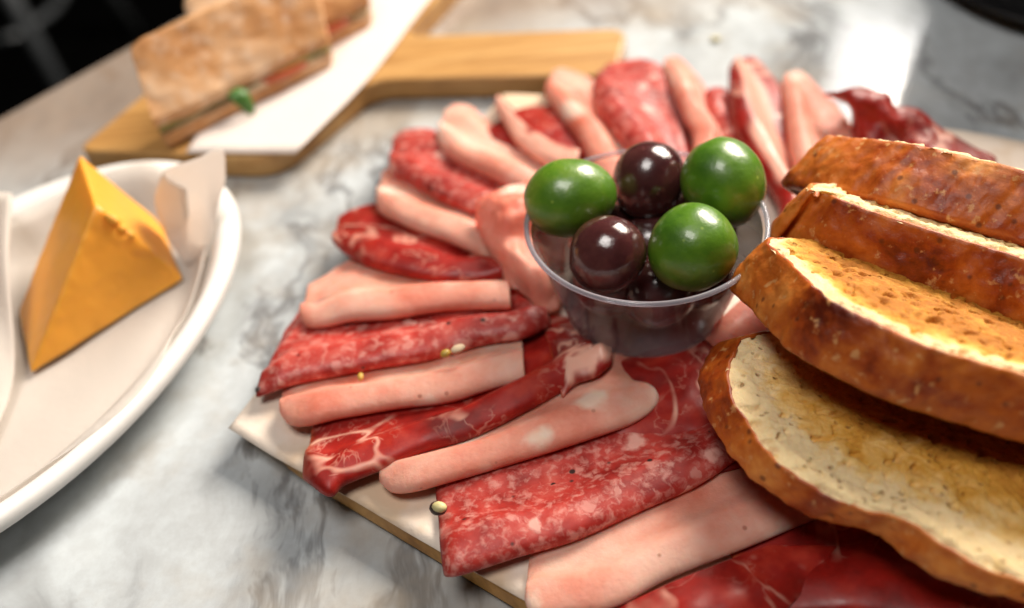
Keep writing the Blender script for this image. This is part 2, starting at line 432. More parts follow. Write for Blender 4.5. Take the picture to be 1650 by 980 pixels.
def block(name, c8, mat, parent=None, origin=None, N=24, it=2, amp=0.0, fs=60, seed=0, fine=0.4, rag=None):
    bm = bmesh.new()
    c8 = [Vector(v) for v in c8]
    for f in ((3, 2, 1, 0), (4, 5, 6, 7), (0, 1, 5, 4), (1, 2, 6, 5), (2, 3, 7, 6), (3, 0, 4, 7)):
        a, b, c, d = [c8[i] for i in f]
        g = [[bm.verts.new((a.lerp(b, i/N)).lerp(d.lerp(c, i/N), j/N)) for j in range(N+1)] for i in range(N+1)]
        for i in range(N):
            for j in range(N): bm.faces.new((g[i][j], g[i+1][j], g[i+1][j+1], g[i][j+1]))
    bmesh.ops.remove_doubles(bm, verts=bm.verts[:], dist=1e-5)
    for _ in range(it): bmesh.ops.smooth_vert(bm, verts=bm.verts[:], factor=0.5, use_axis_x=True, use_axis_y=True, use_axis_z=True)
    bm.normal_update()
    for v in bm.verts:
        v.co += v.normal*amp*(nz(v.co, fs, seed) + fine*nz(v.co, fs*3.1, seed+2) + fine*0.6*nz(v.co, fs*8, seed+3))
        if rag: v.co += v.normal*rag(v.co)
    bm.verts.index_update()
    o = mk(name, [v.co.copy() for v in bm.verts], [[v.index for v in f.verts] for f in bm.faces], mat, parent, origin)
    bm.free(); return o
def prism(name, poly, z0, z1, mat, bev=0.001, parent=None, origin=None, rnd=None):
    """flat board with outline poly (Vectors), rounded corners and softened edges"""
    if rnd:
        out = []
        n = len(poly)
        for i, p in enumerate(poly):
            r = rnd[i] if isinstance(rnd, (list, tuple)) else rnd
            a = poly[i-1]; b = poly[(i+1) % n]
            da = (a-p).normalized()*r; db = (b-p).normalized()*r
            for k in range(7):
                t = k/6
                out.append((p+da)*(1-t)**2 + p*2*t*(1-t) + (p+db)*t*t)
        poly = out
    n = len(poly)
    cen = sum(poly, Vector())/n
    rings = []
    for (z, ins) in ((z0, bev), (z0+bev, 0), (z1-bev, 0), (z1-bev*.3, bev*.3), (z1, bev)):
        r = []
        for p in poly:
            d = (cen-p); d.z = 0; q = p + d.normalized()*ins; r.append(Vector((q.x, q.y, z)))
        rings.append(r)
    vs = [v for r in rings for v in r]
    fs = []
    for k in range(len(rings)-1):
        for i in range(n):
            j = (i+1) % n
            fs.append((k*n+i, k*n+j, (k+1)*n+j, (k+1)*n+i))
    fs.append(tuple(range(n))[::-1]); fs.append(tuple(range((len(rings)-1)*n, len(rings)*n)))
    o = mk(name, vs, fs, mat, parent, origin, smooth=False)
    return o
def lathe(name, prof, cen, mat, parent=None, seg=64, ax=None, ay=None, amp=0, seed=0):
    """prof: (radius, z) list, optionally stretched along the ellipse axes ax, ay (unit radius vectors)"""
    ax = ax or Vector((1, 0, 0)); ay = ay or Vector((0, 1, 0))
    vs = []
    for (r, z) in prof:
        for k in range(seg):
            a = 2*math.pi*k/seg
            v = Vector(cen) + ax*(r*math.cos(a)) + ay*(r*math.sin(a)) + Vector((0, 0, z))
            if amp: v.z += amp*nz(v, 30, seed)
            vs.append(v)
    fs = []
    for i in range(len(prof)-1):
        for k in range(seg):
            j = (k+1) % seg
            fs.append((i*seg+k, i*seg+j, (i+1)*seg+j, (i+1)*seg+k))
    return mk(name, vs, fs, mat, parent, origin=cen if parent is None else None)
def tube(name, pts, r, mat, parent=None, seg=10):
    vs = []; n = len(pts)
    for i, p in enumerate(pts):
        t = (pts[min(i+1, n-1)]-pts[max(i-1, 0)]).normalized()
        a = t.orthogonal().normalized(); b = t.cross(a)
        for k in range(seg):
            th = 2*math.pi*k/seg
            vs.append(p + a*(r*math.cos(th)) + b*(r*math.sin(th)))
    fs = grid_faces(n, seg, True); fs += [tuple(range(seg))[::-1], tuple(range((n-1)*seg, n*seg))]
    return mk(name, vs, fs, mat, parent)

# ------------------------------------------------------------------ table, floor and what stands beyond
e0, e1 = P(0, 190, 0), P(300, 25, 0)
ed = (e1-e0).normalized(); en = Vector((ed.y, -ed.x, 0))
tp = [e0-ed*0.9, e0+ed*1.3, e0+ed*1.3+en*1.0, e0-ed*0.9+en*1.0]
tc = sum(tp, Vector())/4; tc.x, tc.y = 0.10, 0.30
table = tag(empty("marble_table", (tc.x, tc.y, -0.75)), "grey and white veined marble table that carries the boards and plate", "table")
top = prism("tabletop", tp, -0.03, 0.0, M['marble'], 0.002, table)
lathe("pedestal", [(0.0, 0), (0.26, 0.0), (0.26, 0.02), (0.05, 0.05), (0.045, 0.68), (0.16, 0.719), (0, 0.7195)], (tc.x, tc.y, -0.75), M['black'], table)
fl = mk("floor", [(-6, -4, -0.75), (6, -4, -0.75), (6, 8, -0.75), (-6, 8, -0.75)], [(0, 1, 2, 3)], M['floor'], origin=(0, 0, -0.75), smooth=False)
fl['kind'] = 'structure'

chb = P(150, 40, -0.75)
chb = Vector((chb.x-0.10, chb.y-0.25, -0.75))
ch = tag(empty("stool", chb), "black stool with pale grey metal legs in the dark beyond the table edge", "stool")
for sx in (-1, 1):
    for sy in (-1, 1):
        tube("leg", [chb+Vector((sx*0.20, sy*0.20, 0.0)), chb+Vector((sx*0.13, sy*0.13, 0.42))], 0.014, M['metal'], ch)
lathe("seat", [(0, 0.42), (0.19, 0.42), (0.20, 0.43), (0.20, 0.45), (0.18, 0.46), (0, 0.462)], chb, M['seat'], ch, 40)
tube("footrest", [chb+Vector((0.17*math.cos(a), 0.17*math.sin(a), 0.18)) for a in [i*math.pi/16 for i in range(33)]], 0.008, M['metal'], ch)

pc = P(1768, -50, 0.0)  # unidentified dark object; lidded shape and saucer made up to fit its reflection
dark_object = tag(empty("dark_object", pc), "round black object of made up shape at the top right corner of the table", "dark_object")
lathe("body", [(r_, z_+0.006) for r_, z_ in [(0, 0.001), (0.045, 0.001), (0.052, 0.004), (0.063, 0.03), (0.068, 0.07), (0.064, 0.11), (0.058, 0.125), (0.060, 0.13), (0.056, 0.13), (0.054, 0.12), (0.05, 0.02), (0, 0.015)]], pc, M['black'], dark_object)
lathe("lid", [(r_, z_+0.006) for r_, z_ in [(0.0585, 0.1305), (0.058, 0.134), (0.03, 0.144), (0.008, 0.147), (0.008, 0.155), (0.014, 0.16), (0.012, 0.168), (0, 0.170)]], pc, M['black'], dark_object)
lathe("saucer", [(0, 0.0005), (0.045, 0.0005), (0.05, 0.002), (0.074, 0.007), (0.075, 0.0085), (0.073, 0.0085), (0.05, 0.0045), (0, 0.004)], pc, M['black'], dark_object)
tube("handle", [pc+Vector((0.064+0.03*math.sin(t), 0, 0.035+0.075*t/math.pi)) for t in [i*math.pi/10 for i in range(11)]], 0.006, M['black'], dark_object)

cp = P(1153, 63, 0.001)
cb = bmesh.new(); bmesh.ops.create_icosphere(cb, subdivisions=2, radius=0.0018)
o = mk("herb_crumb", [cp+Vector((v.co.x*1.2, v.co.y*.8, v.co.z*.5))*1.0 for v in cb.verts], [[v.index for v in f.verts] for f in cb.faces], M['pist'])
cb.free(); tag(o, "tiny yellow green crumb lying alone on the bare marble", "crumb")

# ------------------------------------------------------------------ paddle board with sandwiches
T2 = 0.010
a, b = P(440, 255, T2), P(692, -2, T2)
nl = P(122, 242, T2); dep = (b-a)
far = dep.normalized()*0.30
hA, hB = P(598, 128, T2), P(648, 62, T2); hC, hD = P(1013, 47, T2), P(990, 120, T2)
poly = [nl, a, hA, hD, hC, hB, a+far, nl+far]
o = prism("paddle_board", [Vector((p.x, p.y, 0)) for p in poly], 0.0005, T2, M['wood2'], 0.0012, rnd=[0.006, 0.012, 0.010, 0.008, 0.008, 0.010, 0.02, 0.02])
tag(o, "pale wooden paddle board with a straight handle, carrying the sandwiches", "serving board")

def sheet(name, rows, mat, nu=40, nv=30, thick=0.0003, amp=0.0003, fs=60, seed=0, origin=None, parent=None, level=0):
    """smooth sheet through rows of 3D control points"""
    pts = []
    for i in range(nu):
        u = i/(nu-1)
        ctl = [cr(r, u) for r in rows]
        for j in range(nv):
            p = cr(ctl, j/(nv-1))
            p.z += amp*(nz(p, fs, seed) + 0.5*nz(p, fs*2.7, seed+3))
            pts.append(p)
    o = mk(name, pts, grid_faces(nu, nv), mat, parent, origin)
    solid(o, thick, 0)
    if level: sub(o, level)
    return o
def prow(pts, z=None):
    return [P(p[0], p[1], p[2] if len(p) > 2 else z) for p in pts]
z2 = T2+0.0012
o = sheet("paper_sheet", [prow([(300, 246), (475, 246)], z2), prow([(360, 150), (592, 128)], z2), prow([(430, 40), (690, 2)], z2), prow([(520, -80), (790, -120)], z2)],
          M['paper2'], amp=0.0004, fs=25)
tag(o, "white paper sheet under the sandwiches on the paddle board", "paper")

def sandwich(shift, label, seed, leafpos):
    z = z2+0.0006
    zb = z+0.010
    bFL, bFR = P(268, 241, z), P(540, 106, z)
    tBL = P(207, 68, z+0.036)
    dv = Vector((tBL.x-bFL.x, tBL.y-bFL.y, 0))
    bBL = bFL+dv; bBR = bFR+dv*0.92
    root = empty("sandwich", (bFL+bBR)/2 + shift)
    tag(root, label, "sandwich", "cut ciabatta sandwiches on the paddle board")
    U = lambda v, h: Vector((v.x, v.y, z+h))+shift
    ins = lambda v, k: v + ((bFL+bBR)/2-v)*k
    q = [bFL, bFR, bBR, bBL]
    block("bottom_bread", [U(ins(v, .03), 0) for v in q]+[U(ins(v, -.01), .0055) for v in q], M['ciab'], root, N=34, it=5, amp=0.0012, fs=70, seed=seed)
    hexa("ham_filling", [U(ins(v, .015), .0055) for v in q]+[U(ins(v, .012), .0070) for v in q], 0.0008, M['cream'], root, cuts=5, amp=0.001, fs=90, seed=seed+5)
    hexa("green_filling", [U(ins(v, .02), .0070) for v in q]+[U(ins(v, .02), .0086) for v in q], 0.0008, M['pesto'], root, cuts=6, amp=0.0015, fs=120, seed=seed+3)
    block("top_bread", [U(ins(v, -.03), .0086) for v in q]+[U(ins(bFL, -.03), .0128), U(ins(bFR, .0), .0128), U(ins(bBR, .0), .037), U(ins(bBL, -.02), .036)], M['ciab'], root, N=34, it=9, amp=0.0013, fs=55, seed=seed+1)
    # tomato slice and a leaf poking from the cut side
    fdir = (bFR-bFL).normalized(); outd = Vector((fdir.y, -fdir.x, 0))
    c0 = U(bFL.lerp(bFR, 0.72), 0.0058)
    vs = []
    for k in range(24):
        t = 2*math.pi*k/24
        vs.append(c0 + fdir*(0.020*math.cos(t)) - outd*0.012 + outd*(0.0138*math.sin(t)))
    vs2 = [v+Vector((0, 0, 0.0022)) for v in vs]
    n = 24
    mk("tomato_slice", vs+vs2, [(i, (i+1) % n, n+(i+1) % n, n+i) for i in range(n)]+[tuple(range(n))[::-1], tuple(range(n, 2*n))], M['tomato'], root, smooth=False)
    if leafpos is not None:
        c1 = U(bFL.lerp(bFR, leafpos), 0.0085)
        sheet("leaf", [[c1-fdir*.002-outd*.006, c1-fdir*.004+outd*.002, c1-fdir*.001+outd*.005-Vector((0, 0, .006))],
                       [c1-outd*.006+Vector((0, 0, .001)), c1+outd*.003+Vector((0, 0, .001)), c1+fdir*.001+outd*.006-Vector((0, 0, .008))],
                       [c1+fdir*.002-outd*.006, c1+fdir*.003+outd*.002, c1+fdir*.003+outd*.005-Vector((0, 0, .006))]], M['leaf'], 12, 9, 0.0003, 0.0004, 200, parent=root)
    return bFL, bFR, dv
q0 = sandwich(Vector((0, 0, 0)), "front ciabatta sandwich with a green leaf poking out of its cut side", 1, 0.43)
dirv = q0[2].normalized()
sandwich(dirv*(q0[2].length*1.06)+(q0[1]-q0[0]).normalized()*0.024, "rear ciabatta sandwich half hidden at the top edge of the photo", 9, None)

# ------------------------------------------------------------------ plate with cheddar
PCX, PCY, PA, PB, PROT = -0.1496, 0.2116, 0.0905, 0.0575, 1.0877
pcen = Vector((PCX, PCY, 0.0))
axa = Vector((math.cos(PROT), math.sin(PROT), 0)); axb = Vector((-math.sin(PROT), math.cos(PROT), 0))
kk = PB/PA
prof = [(0, 0.0030), (PA*0.70, 0.0030), (PA*0.78, 0.0042), (PA*0.85, 0.0105), (PA*0.885, 0.0150), (PA*0.92, 0.0168), (PA*0.97, 0.0172), (PA*0.99, 0.0160), (PA, 0.0135),
        (PA*0.992, 0.0130), (PA*0.97, 0.0150), (PA*0.90, 0.0140), (PA*0.86, 0.0095), (PA*0.79, 0.0025), (PA*0.70, 0.0008), (0, 0.0008)]
o = lathe("plate", prof, pcen, M['plate'], None, 96, axa, axb*kk)
tag(o, "white oval plate with a raised rim holding the cheese wedge", "plate")
def plate_pt(r, a):
    return pcen + axa*(PA*r*math.cos(a)) + axb*(PB*r*math.sin(a))
# parchment liner
vs = []; nr, ns = 22, 90
for i in range(nr):
    for k in range(ns):
        a = 2*math.pi*k/ns
        rr = i/(nr-1)*(0.87+0.06*math.sin(3*a+0.6)+0.03*math.sin(7*a))
        p = plate_pt(rr, a)
        z = 0.0046 + 0.012*smooth01(0.70, 0.92, rr) + 0.0012*nz(p, 45, 2) + 0.0018*abs(nz(p, 22, 5))*rr
        vs.append(Vector((p.x, p.y, max(z, 0.0040+0.013*smooth01(0.72, 0.90, rr)))))
fs = grid_faces(nr, ns, True)
# the standing fold behind the cheese
rows = [prow([(322, 432, .006), (312, 385, .010), (303, 340, .020), (300, 305, .030)]),
        prow([(300, 428, .006), (268, 380, .010), (250, 325, .022), (262, 278, .036)]),
        prow([(315, 425, .007), (290, 360, .014), (288, 300, .030), (318, 255, .042)]),
        prow([(335, 420, .010), (325, 350, .020), (335, 290, .034), (358, 240, .046)]),
        prow([(338, 405, .012), (345, 370, .018), (352, 330, .024), (364, 290, .034)])]
nu, nv = 20, 20; base = len(vs)
for i in range(nu):
    ctl = [cr(r, i/(nu-1)) for r in rows]
    for j in range(nv): vs.append(cr(ctl, j/(nv-1)))
fs += [tuple(x+base for x in f) for f in grid_faces(nu, nv)]
# the fold standing at the left end
rows = [prow([(-60, 690, .008), (-20, 560, .016), (-40, 420, .024), (-30, 310, .030)]),
        prow([(-20, 720, .008), (22, 600, .010), (12, 430, .026), (18, 312, .034)]),
        prow([(-40, 720, .007), (5, 640, .007), (0, 480, .016), (8, 330, .020)])]
base = len(vs)
for i in range(nu):
    ctl = [cr(r, i/(nu-1)) for r in rows]
    for j in range(nv): vs.append(cr(ctl, j/(nv-1)))
fs += [tuple(x+base for x in f) for f in grid_faces(nu, nv)]
o = mk("parchment_liner", vs, fs, M['parch'], origin=(pcen.x, pcen.y, 0.004)); solid(o, 0.0002)
tag(o, "crumpled translucent parchment lining the oval plate under the cheese", "parchment")

# cheddar wedge standing on its rind
zc = 0.0062
V4, V5 = P(47, 606, zc), P(295, 450, zc)
dback = P(21, 500, zc+0.004)-V4; dback.z = 0; dback = dback*1.12
nrm = (V5-V4).cross(Vector((0, 0, 1))).normalized()
V2 = onplane(154, 330, V4+nrm*(-0.012), nrm)
V5b = V5.lerp(V2, 0.10)+Vector((0, 0, 0.001))
def rag(p):
    ew = max(0, 1-abs((p-V2).dot(nrm))/0.0045)
    hi = (p-V5b).dot((V2-V5b).normalized())/(V2-V5b).length
    side_ = max(0, 1-((p-V2).cross((V5b-V2).normalized())).length/0.006)
    return -0.0022*side_*smooth01(0.15, 0.5, hi)*(1-smooth01(0.85, 1.0, hi))*max(0, nz(p, 230, 4)+0.25) if ew > 0 or side_ > 0 else 0
c8 = [V4, V5, V5+dback, V4+dback, V2, V2.lerp(V5, 0.02), V2.lerp(V5, 0.02)+dback, V2+dback]
c8 = [V4, V5, V5b, V2]; c8 = c8+[v+dback for v in c8]
o = block("cheese_wedge", c8, M['cheese'], N=44, it=5, amp=0.00028, fs=90, seed=1, fine=0.5, rag=rag)
tag(o, "orange cheddar wedge with a crumbly top edge, standing on the plate", "cheese")
rnd = random.Random(3)
for k in range(9):
    cpos = V2.lerp(V5.lerp(V2, 0.1), 0.12+0.35*rnd.random()) + nrm*(0.0005) + Vector((0, 0, -0.001*rnd.random()))
    bm = bmesh.new(); bmesh.ops.create_icosphere(bm, subdivisions=1, radius=0.0009+0.0008*rnd.random())
    mk("cheese_nub", [cpos+v.co+Vector((0, 0, 0.0006*nz(v.co*900, 1, k))) for v in bm.verts], [[v.index for v in f.verts] for f in bm.faces], M['cheese']).parent = None
    bm.free()
    ob = bpy.context.scene.objects[-1] if False else COL.objects[-1]
    wp = ob.location.copy(); ob.parent = o; ob.location = wp-o.location

# ------------------------------------------------------------------ charcuterie board and its paper
T1 = 0.008
bA, bB, bN, bF = P(396, 700, T1), P(822, 152, T1), P(884, 992, T1), P(1700, 255, T1)
un = (bN-bA).normalized(); ul = (bB-bA)
poly = [bA, bA+un*0.34, bA+un*0.34+ul, bB]
o = prism("charcuterie_board", [Vector((p.x, p.y, 0)) for p in poly], 0.0005, T1, M['wood'], 0.0012, rnd=[0.020, 0.02, 0.02, 0.02])
tag(o, "honey coloured wooden board under the cured meats and bread", "serving board")
zp = T1+0.0010
A_, N1, N2 = (368, 690), (545, 793), (866, 980)
rows = [prow([A_, (455, 743), N1, (700, 885), N2, (1100, 1115), (1400, 1290)], zp),
        prow([(455, 580), (560, 640), (700, 690), (880, 760), (1080, 850), (1300, 950), (1650, 1090)], zp),
        prow([(572, 428), (680, 450), (830, 490), (1000, 540), (1200, 610), (1420, 690), (1800, 830)], zp),
        prow([(690, 290), (800, 310), (920, 330), (1080, 370), (1280, 420), (1480, 470), (1850, 560)], zp),
        prow([(812, 152), (900, 156), (1040, 172), (1200, 190), (1400, 206), (1530, 209), (1700, 240)], zp)]
o = sheet("paper_sheet", rows, M['paper'], 70, 50, 0.0003, 0.0005, 40, 4)
tag(o, "cream butcher paper between the wooden board and the cured meats", "paper")

# ------------------------------------------------------------------ folded slices
MEAT = "folded cured meat slices fanned round the olive cup"
def V2l(pts): return [Vector((p[0], p[1], 0)) for p in pts]
def fold(name, kind, lo, hi, label, h=0.008, frac=0.42, zf=0.0105, zb=0.0100, ext=0.010, tip=(0.10, 0.0), t=0.0012, seed=0, nu=46, nv=30, amp=0.0005, sag=0.0, fat=None, rimmed=True):
    """a round slice folded over: lo = line of the fold, hi = line where the flap vanishes; the fold is a rounded loop of height h"""
    lo, hi = V2l(lo), V2l(hi)
    pts = []
    for i in range(nu):
        u = i/(nu-1)
        uu = u
        hh = h
        if tip[0]: hh *= 0.42+0.58*smooth01(-0.02, max(0.05, tip[0]*2.6), u)
        if tip[1]: hh *= 0.34+0.66*smooth01(-0.02, max(0.05, tip[1]*2.0), 1-u)
        hh *= 0.64*(1+0.16*noise.noise(Vector((u*3, seed*3.3, 1))))
        l = cr(lo, uu); g = cr(hi, uu)
        c = l.lerp(g, frac)
        F = P(l.x, l.y, zf+0.15*hh); Cc = P(c.x, c.y, zf+hh); B = P(g.x, g.y, zb+0.34*hh)
        F.z = zf
        ac = Vector((B.x-F.x, B.y-F.y, 0)); L = max(ac.length, 1e-5); ac = ac/L
        F = F-ac*0.0011; L += 0.0011
        out = -ac
        zz = lambda v, z: Vector((v.x, v.y, z))
        rx = min(0.0072, L*0.52)*(1+0.25*noise.noise(Vector((u*4, seed*1.7, 5)))); ry = hh*0.5
        ctl = [zz(F+ac*max(L*0.8, rx*1.1), zf-0.0004), zz(F+ac*(rx+max(0, L*0.8-rx)*0.4), zf)]
        for k in range(7):
            th = math.pi*k/6
            ctl.append(zz(F+ac*(rx*(1-math.sin(th))), zf+ry-ry*math.cos(th)))
        zt, ze = zf+hh, zb+0.50*hh
        for q, fz in ((0.10, 0.94), (0.24, 0.70), (0.40, 0.46), (0.60, 0.34), (0.80, 0.30), (1.0, 0.30)):
            ctl.append(zz(F+ac*(rx+(L-rx)*q), zb+(zt-zb)*(fz+sag)))
        ctl += [zz(B+ac*ext*0.5, zb+0.08*hh), zz(B+ac*ext, zb)]
        for j in range(nv):
            v = j/(nv-1)
            p = cr(ctl, v)
            env = smooth01(0.0, 0.3, v)
            d = amp*(nz(p, 70, seed)*0.6 + 0.25*nz(p, 260, seed+4))
            d += 0.00022*noise.noise(Vector((u*5+seed, v*2.2, seed*1.3)))+0.00028*noise.noise(Vector((u*2+v*4, u*6-v*9, seed*2.3)))
            p += (Vector((0, 0, 1))+out*0.5)*d*env
            pts.append(p)
    o = mk(name, pts, grid_faces(nu, nv), M[kind])
    rim, fb = [], []
    for i in range(nu):
        for j in range(nv):
            u, v = i/(nu-1), j/(nv-1)
            rim.append(1-smooth01(0.006, 0.030, u) if rimmed else 0.0)
            g_n = 0.10*noise.noise(Vector((u*6, v*5, seed)))
            fb.append(smooth01(fat[0]-.03, fat[0]+.03, v+g_n)*(1-smooth01(fat[1]-.03, fat[1]+.03, v+g_n)) if fat else 0.0)
    for nm, vals in (('rim', rim), ('fatband', fb)):
        at = o.data.attributes.new(nm, 'FLOAT', 'POINT'); at.data.foreach_set('value', vals)
    solid(o, t, 0); sub(o, 1)
    tag(o, label, "cured meat", MEAT)
    return o
def flat(name, kind, rows, label, t=0.0012, seed=0, amp=0.0006, nu=44, nv=34, fs=80):
    o = sheet(name, [prow(r) for r in rows], M[kind], nu, nv, t, amp, fs, seed, level=1)
    tag(o, label, "cured meat", MEAT)
    return o
MO, SA, CO = "mortadella_slice", "salami_slice", "cured_ham_slice"

# floor of the fan: flat slices, then each fold above the next, from the near edge round to the far side
flat(CO, 'cop', [[(930, 1010, .0105), (1040, 960, .013), (1130, 920, .014), (1240, 880, .013)], [(1000, 1080, .0105), (1100, 1000, .016), (1200, 950, .016), (1300, 880, .013)],
                 [(1080, 1140, .0105), (1200, 1040, .012), (1290, 960, .013), (1350, 880, .012)]], "dark red ham at the bottom edge, below the widest pink slice", seed=31)
fold(CO, 'cop', [(1240, 985), (1330, 985), (1450, 1000), (1600, 1040), (1750, 1060)], [(1180, 900), (1290, 830), (1400, 820), (1550, 850), (1700, 880)],
     "dark red ham with a pale fat line, under the front bread slice", h=0.006, frac=0.45, seed=32, tip=(0.15, 0))
flat(CO, 'cop', [[(860, 660, .0105), (960, 600, .012), (1060, 560, .012), (1180, 540, .011)], [(930, 720, .011), (1040, 660, .013), (1130, 620, .013), (1240, 600, .012)],
                 [(1040, 740, .011), (1110, 715, .0125), (1180, 690, .013), (1280, 680, .012)], [(1110, 780, .0105), (1180, 760, .012), (1240, 740, .012), (1330, 720, .011)]],
     "shadowed dark cured ham lying flat between the cup and front bread", seed=33, amp=0.0010)
fold(MO, 'mort', [(848, 958), (868, 985), (980, 978), (1072, 930), (1205, 878), (1300, 838), (1400, 800)], [(850, 935), (876, 888), (935, 866), (1023, 832), (1140, 778), (1215, 745), (1320, 700)],
     "wide smooth pink mortadella at the bottom, just below the largest salami", h=0.0065, frac=0.40, seed=1, zf=0.0108, tip=(0.12, 0))
c_ = fold(SA, 'sal', [(716, 925), (742, 926), (835, 896), (929, 868), (1023, 826), (1117, 784), (1170, 750), (1210, 720)], [(703, 806), (730, 784), (800, 764), (882, 736), (976, 698), (1040, 668), (1110, 640), (1170, 620)],
     "largest salami fold, marbled with white fat, a pistachio at its end", h=0.0085, frac=0.52, seed=2, zf=0.0112, tip=(0.03, 0), amp=0.0007)
fold(MO, 'mort', [(613, 770), (634, 790), (668, 790), (723, 776), (812, 750), (906, 722), (1014, 684), (1052, 655), (1058, 638)], [(615, 755), (640, 728), (690, 715), (760, 690), (835, 650), (900, 605), (960, 560), (1000, 575), (1050, 630)],
     "long pink mortadella with a broad flap right of the red ham", h=0.0080, frac=0.38, seed=3, zf=0.0120, tip=(0.08, 0.12))
fold(CO, 'cop', [(490, 768), (533, 800), (552, 782), (620, 755), (685, 727), (741, 712), (800, 686), (882, 643), (934, 612), (965, 590)], [(505, 690), (520, 676), (601, 662), (671, 648), (732, 636), (779, 620), (830, 592), (887, 560), (900, 540), (940, 545)],
     "deep red ham with white fat veins and a torn orange end", h=0.0075, frac=0.5, seed=4, zf=0.0125, tip=(0.02, 0), amp=0.0009)
fold(CO, 'cop', [(905, 640), (925, 618), (960, 606), (985, 583)], [(880, 545), (890, 535), (930, 540), (985, 560)], "small crumpled red ham with fat, tucked under the cup front", h=0.006, frac=0.5, seed=14, fat=(0.42, 0.62), zf=0.0135, tip=(0.1, 0.1), amp=0.0007, ext=0.004, nu=26)
fold(MO, 'mort', [(453, 660), (470, 682), (500, 685), (553, 673), (639, 658), (724, 648), (789, 628), (847, 614)], [(455, 648), (480, 628), (520, 612), (574, 606), (660, 588), (733, 566), (790, 545), (842, 545)],
     "pink mortadella roll with a square right end, below the pistachio salami", h=0.0082, frac=0.45, seed=5, zf=0.0125, tip=(0.10, 0))
g_ = fold(SA, 'sal', [(414, 638), (440, 630), (467, 621), (544, 606), (617, 592), (686, 581), (771, 557), (844, 545), (885, 522)], [(437, 588), (460, 555), (500, 512), (553, 510), (610, 508), (660, 500), (740, 492), (800, 488), (880, 492)],
     "long mottled salami, dark at its left tip, flecked with nut pieces", h=0.0085, frac=0.5, seed=6, zf=0.0120, tip=(0.05, 0.04), amp=0.0008)
fold(MO, 'mort', [(485, 506), (500, 526), (530, 526), (566, 519), (634, 514), (700, 504), (760, 500), (824, 499)], [(490, 494), (520, 474), (548, 454), (587, 436), (640, 438), (700, 446), (767, 452), (822, 456)],
     "flat pink mortadella between the leftmost red coppa and the long mottled salami", h=0.0085, frac=0.45, seed=7, zf=0.0125, tip=(0.12, 0))
fold(CO, 'cop', [(537, 386), (552, 403), (575, 418), (600, 432), (660, 447), (724, 456), (780, 453), (812, 448)], [(540, 380), (561, 366), (600, 352), (640, 350), (690, 366), (737, 390), (789, 414), (815, 430)],
     "red coppa with white fat streaks at the left edge of the fan", h=0.0080, frac=0.5, seed=8, zf=0.0120, tip=(0.12, 0))
fold(MO, 'mort', [(609, 322), (617, 345), (660, 368), (724, 392), (789, 420), (830, 440)], [(612, 306), (630, 290), (677, 298), (746, 326), (790, 345), (840, 380)],
     "pink mortadella roll at far left, between coppa and a salami roll", h=0.0080, frac=0.45, seed=9, zf=0.0120, tip=(0.10, 0))
fold(SA, 'sal', [(629, 268), (636, 284), (662, 297), (688, 313), (727, 332), (775, 350), (820, 365)], [(631, 248), (645, 232), (680, 226), (710, 238), (740, 262), (790, 288), (840, 305)],
     "round ended salami roll at the upper left of the fan", h=0.0085, frac=0.48, seed=10, zf=0.0120, tip=(0.08, 0))
fold(MO, 'mort', [(707, 220), (714, 242), (738, 264), (776, 283), (816, 302), (860, 320)], [(712, 200), (728, 187), (752, 190), (780, 215), (830, 240), (880, 272)],
     "pale mortadella beside the upper left salami roll, thick rounded tip", h=0.0095, frac=0.5, seed=11, zf=0.0120, tip=(0.12, 0))
flat(CO, 'cop', [[(780, 212, .0105), (830, 180, .011), (880, 172, .011), (920, 172, .011)], [(790, 225, .012), (850, 205, .014), (900, 195, .014), (940, 190, .014)], [(840, 250, .012), (890, 235, .014), (930, 225, .014), (960, 215, .014)], [(880, 290, .012), (920, 275, .012), (950, 262, .012), (990, 250, .012)]],
     "dark red ham sheet lying behind the pointed ham fold", seed=34)
fold(CO, 'cop', [(801, 166), (814, 194), (835, 232), (862, 256), (890, 272), (930, 282)], [(803, 164), (822, 182), (850, 200), (876, 222), (905, 240), (940, 252)],
     "pointed red ham fold with a pale fat edge, behind the left olive", h=0.0095, frac=0.55, seed=12, fat=(0.28, 0.58), zf=0.0130, tip=(0.35, 0), amp=0.0009, ext=0.004)
fold(MO, 'mort', [(880, 148), (891, 172), (920, 211), (943, 243), (985, 330)], [(884, 136), (900, 128), (940, 145), (985, 195), (1015, 240), (1035, 330)],
     "pale mortadella roll left of the big upper salami", h=0.0100, frac=0.45, seed=13, zf=0.0120, tip=(0.12, 0))
fold(SA, 'sal', [(958, 140), (966, 184), (996, 224), (1020, 262), (1030, 340)], [(975, 108), (1035, 98), (1068, 118), (1080, 165), (1092, 200), (1105, 250), (1095, 340)],
     "broad glossy salami behind the rear dark olive", h=0.0120, frac=0.62, seed=15, zf=0.0120, tip=(0.12, 0), ext=0.004)
fold(MO, 'mort', [(1069, 112), (1086, 155), (1105, 198), (1122, 240), (1105, 340)], [(1076, 98), (1092, 96), (1126, 131), (1141, 167), (1168, 220), (1150, 340)],
     "slim pale mortadella roll between the broad salami and striped ham", h=0.0105, frac=0.48, seed=16, zf=0.0120, tip=(0.12, 0), ext=0.003)
fold(SA, 'sal', [(1135, 160), (1150, 190), (1165, 215), (1180, 250)], [(1140, 148), (1165, 146), (1182, 170), (1200, 210)],
     "small pink salami piece glimpsed behind the right green olive", h=0.005, frac=0.5, seed=17, zf=0.0115, tip=(0.1, 0), ext=0.003, nu=24)
